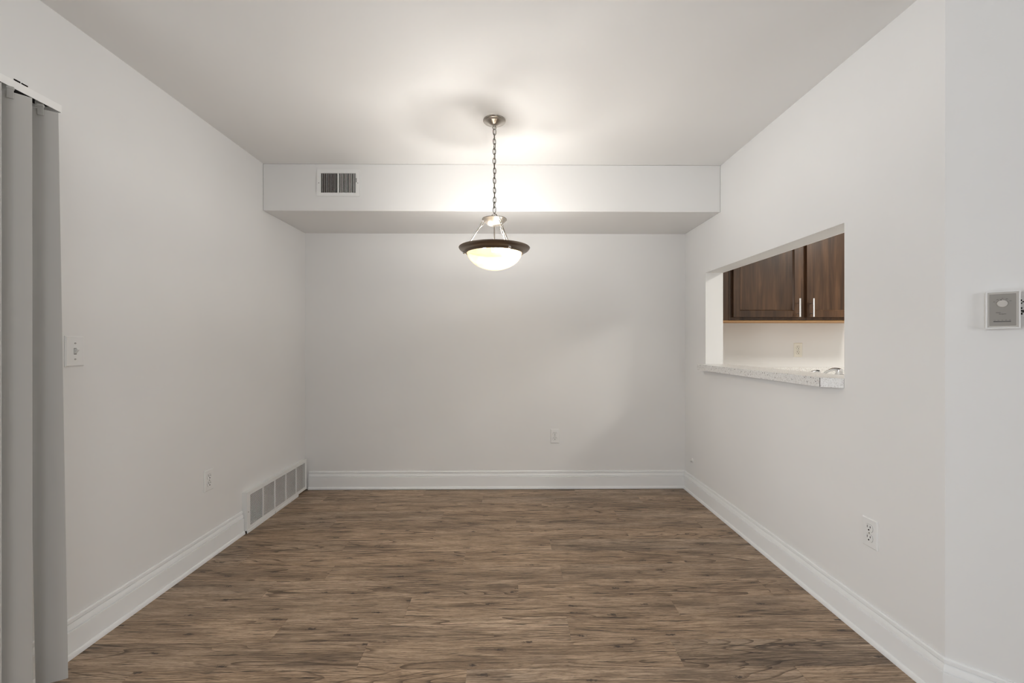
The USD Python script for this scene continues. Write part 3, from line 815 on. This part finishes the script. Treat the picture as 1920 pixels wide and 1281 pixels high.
def cab_door(x0, x1, hx):
    z0, z1 = CZ0 + 0.024, CZ1 - 0.02
    fw = 0.046
    outer = sg.box(x0, z0, x1, z1)
    inner = sg.box(x0 + fw, z0 + fw, x1 - fw, z1 - fw)
    fr_ = extrude(outer.difference(inner), 0.0195)
    v = fr_.vertices.copy()
    fr_.vertices = np.stack([v[:, 0], DFRONT + v[:, 2], v[:, 1]], 1)
    fr_.fix_normals()
    d = part(cb, "door", fr_, CABWOOD)
    part(d, "panel", box(x0 + fw, x1 - fw, DFRONT + 0.0122, DFRONT + 0.0185, z0 + fw, z1 - fw), CABWOOD2)
    bd = 0.009
    ro, ri = [(x0 + fw, z0 + fw), (x1 - fw, z0 + fw), (x1 - fw, z1 - fw), (x0 + fw, z1 - fw)], [(x0 + fw + bd, z0 + fw + bd), (x1 - fw - bd, z0 + fw + bd), (x1 - fw - bd, z1 - fw - bd), (x0 + fw + bd, z1 - fw - bd)]
    bv = [(x, DFRONT + 0.003, z) for x, z in ro] + [(x, DFRONT + 0.0125, z) for x, z in ri] + [(x, DFRONT + 0.0125, z) for x, z in ro]
    bf = []
    for k in range(4):
        l = (k + 1) % 4
        for p_, q_ in ((0, 4), (4, 8), (8, 0)):
            bf += [(p_ + k, p_ + l, q_ + l), (p_ + k, q_ + l, q_ + k)]
    bead = trimesh.Trimesh(np.array(bv), np.array(bf), process=False)
    bead.fix_normals()
    part(d, "bead", bead, CABWOOD)
    hy = 3.035
    hz0, hz1 = HZ
    part(d, "handle", cat_(cyl((hx, hy, hz0), (hx, hy, hz1), 0.0062, 18), cyl((hx, hy, hz0 + 0.026), (hx, DFRONT - 0.0002, hz0 + 0.026), 0.0042, 14), cyl((hx, hy, hz1 - 0.032), (hx, DFRONT - 0.0002, hz1 - 0.032), 0.0042, 14)), STEEL, label="brushed steel bar pull", smooth=40)


HZ = (1.357, 1.490)
cab_door(1.634, 2.127, 2.0975)
cab_door(2.172, 2.690, 2.197)

# base run: counter on dark base cabinets along the half wall and the back wall
KX = XR + WT
cp_plan = sg.Polygon([(KX + 0.001, 1.50), (KX + 0.62, 1.50), (KX + 0.62, YB - 0.62), (XK - 0.02, YB - 0.62), (XK - 0.02, YB - 0.001), (KX + 0.001, YB - 0.001)])
ct = thing("kitchen_counter", "speckled light kitchen counter with low backsplash behind the ledge", "counter", (0, 0, 0))
part(ct, "counter_top", extrude(cp_plan, 0.038).apply_translation((0, 0, 0.876)), SPECK)
part(ct, "backsplash", cbox(KX + 0.001, XK - 0.02, YB - 0.02, YB - 0.001, 0.9145, 0.972, 0.002), SPECK)
bs_plan = sg.Polygon([(KX + 0.001, 1.51), (KX + 0.59, 1.51), (KX + 0.59, YB - 0.59), (XK - 0.03, YB - 0.59), (XK - 0.03, YB - 0.001), (KX + 0.001, YB - 0.001)])
top("kitchen_base_cabinet", extrude(bs_plan, 0.8755), CABWOOD, "dark stained base cabinets under the kitchen counter", "cabinet")

fc = thing("kitchen_faucet", "chrome kitchen faucet with curved spout just above the ledge at its near end", "faucet", (0, 0, 0))
fx, fy = 1.628, 2.075
part(fc, "base", lathe([(0, 0.9142), (0.028, 0.9142), (0.028, 0.918), (0.024, 0.922), (0.021, 0.926), (0.0195, 0.985), (0.0175, 0.9875), (0.0175, 0.995), (0.0190, 0.9965), (0.0190, 1.012), (0.017, 1.0145), (0.0, 1.0145)], 40).apply_translation((fx, fy, 0)), CHROME, smooth=35)
sp = []
for t in np.linspace(0, 1, 24):
    sp.append((fx + 0.020 * t, fy - 0.012 + 0.135 * t, 1.031 + 0.011 * math.sin(math.pi * min(1, t * 1.1) * 0.62) - 0.034 * t ** 2.0))
part(fc, "spout", tube(sp, np.linspace(0.0095, 0.0065, 24), 14), CHROME, smooth=40)
part(fc, "handle", cat_(cyl((fx, fy, 1.0145), (fx, fy, 1.0265), 0.0150, 24), cyl((fx, fy, 1.0265), (fx, fy, 1.034), 0.012, 24)), CHROME, smooth=40)
sr = thing("sink_sprayer", "small chrome side sprayer left of the faucet behind the ledge", "sprayer", (0, 0, 0))
sx_, sy_ = 1.640, 2.245
part(sr, "holder", lathe([(0, 0.9142), (0.021, 0.9142), (0.019, 0.925), (0.0135, 0.935), (0.0125, 0.975), (0, 0.975)], 28).apply_translation((sx_, sy_, 0)), CHROME, smooth=35)
part(sr, "spray_head", cat_(cyl((sx_, sy_, 0.974), (sx_ + 0.004, sy_ - 0.004, 1.018), 0.0115, 20), cyl((sx_ + 0.004, sy_ - 0.004, 1.016), (sx_ - 0.012, sy_ + 0.022, 1.008), 0.0085, 18)), CHROME, smooth=40)
part(sr, "nozzle", lathe([(0, 0), (0.0085, 0), (0.0085, 0.003), (0.006, 0.005), (0, 0.005)], 24).apply_transform(trimesh.transformations.translation_matrix((sx_ + 0.004, sy_ - 0.004, 1.0175))), BLACK_INK, label="black nozzle cap", smooth=35)
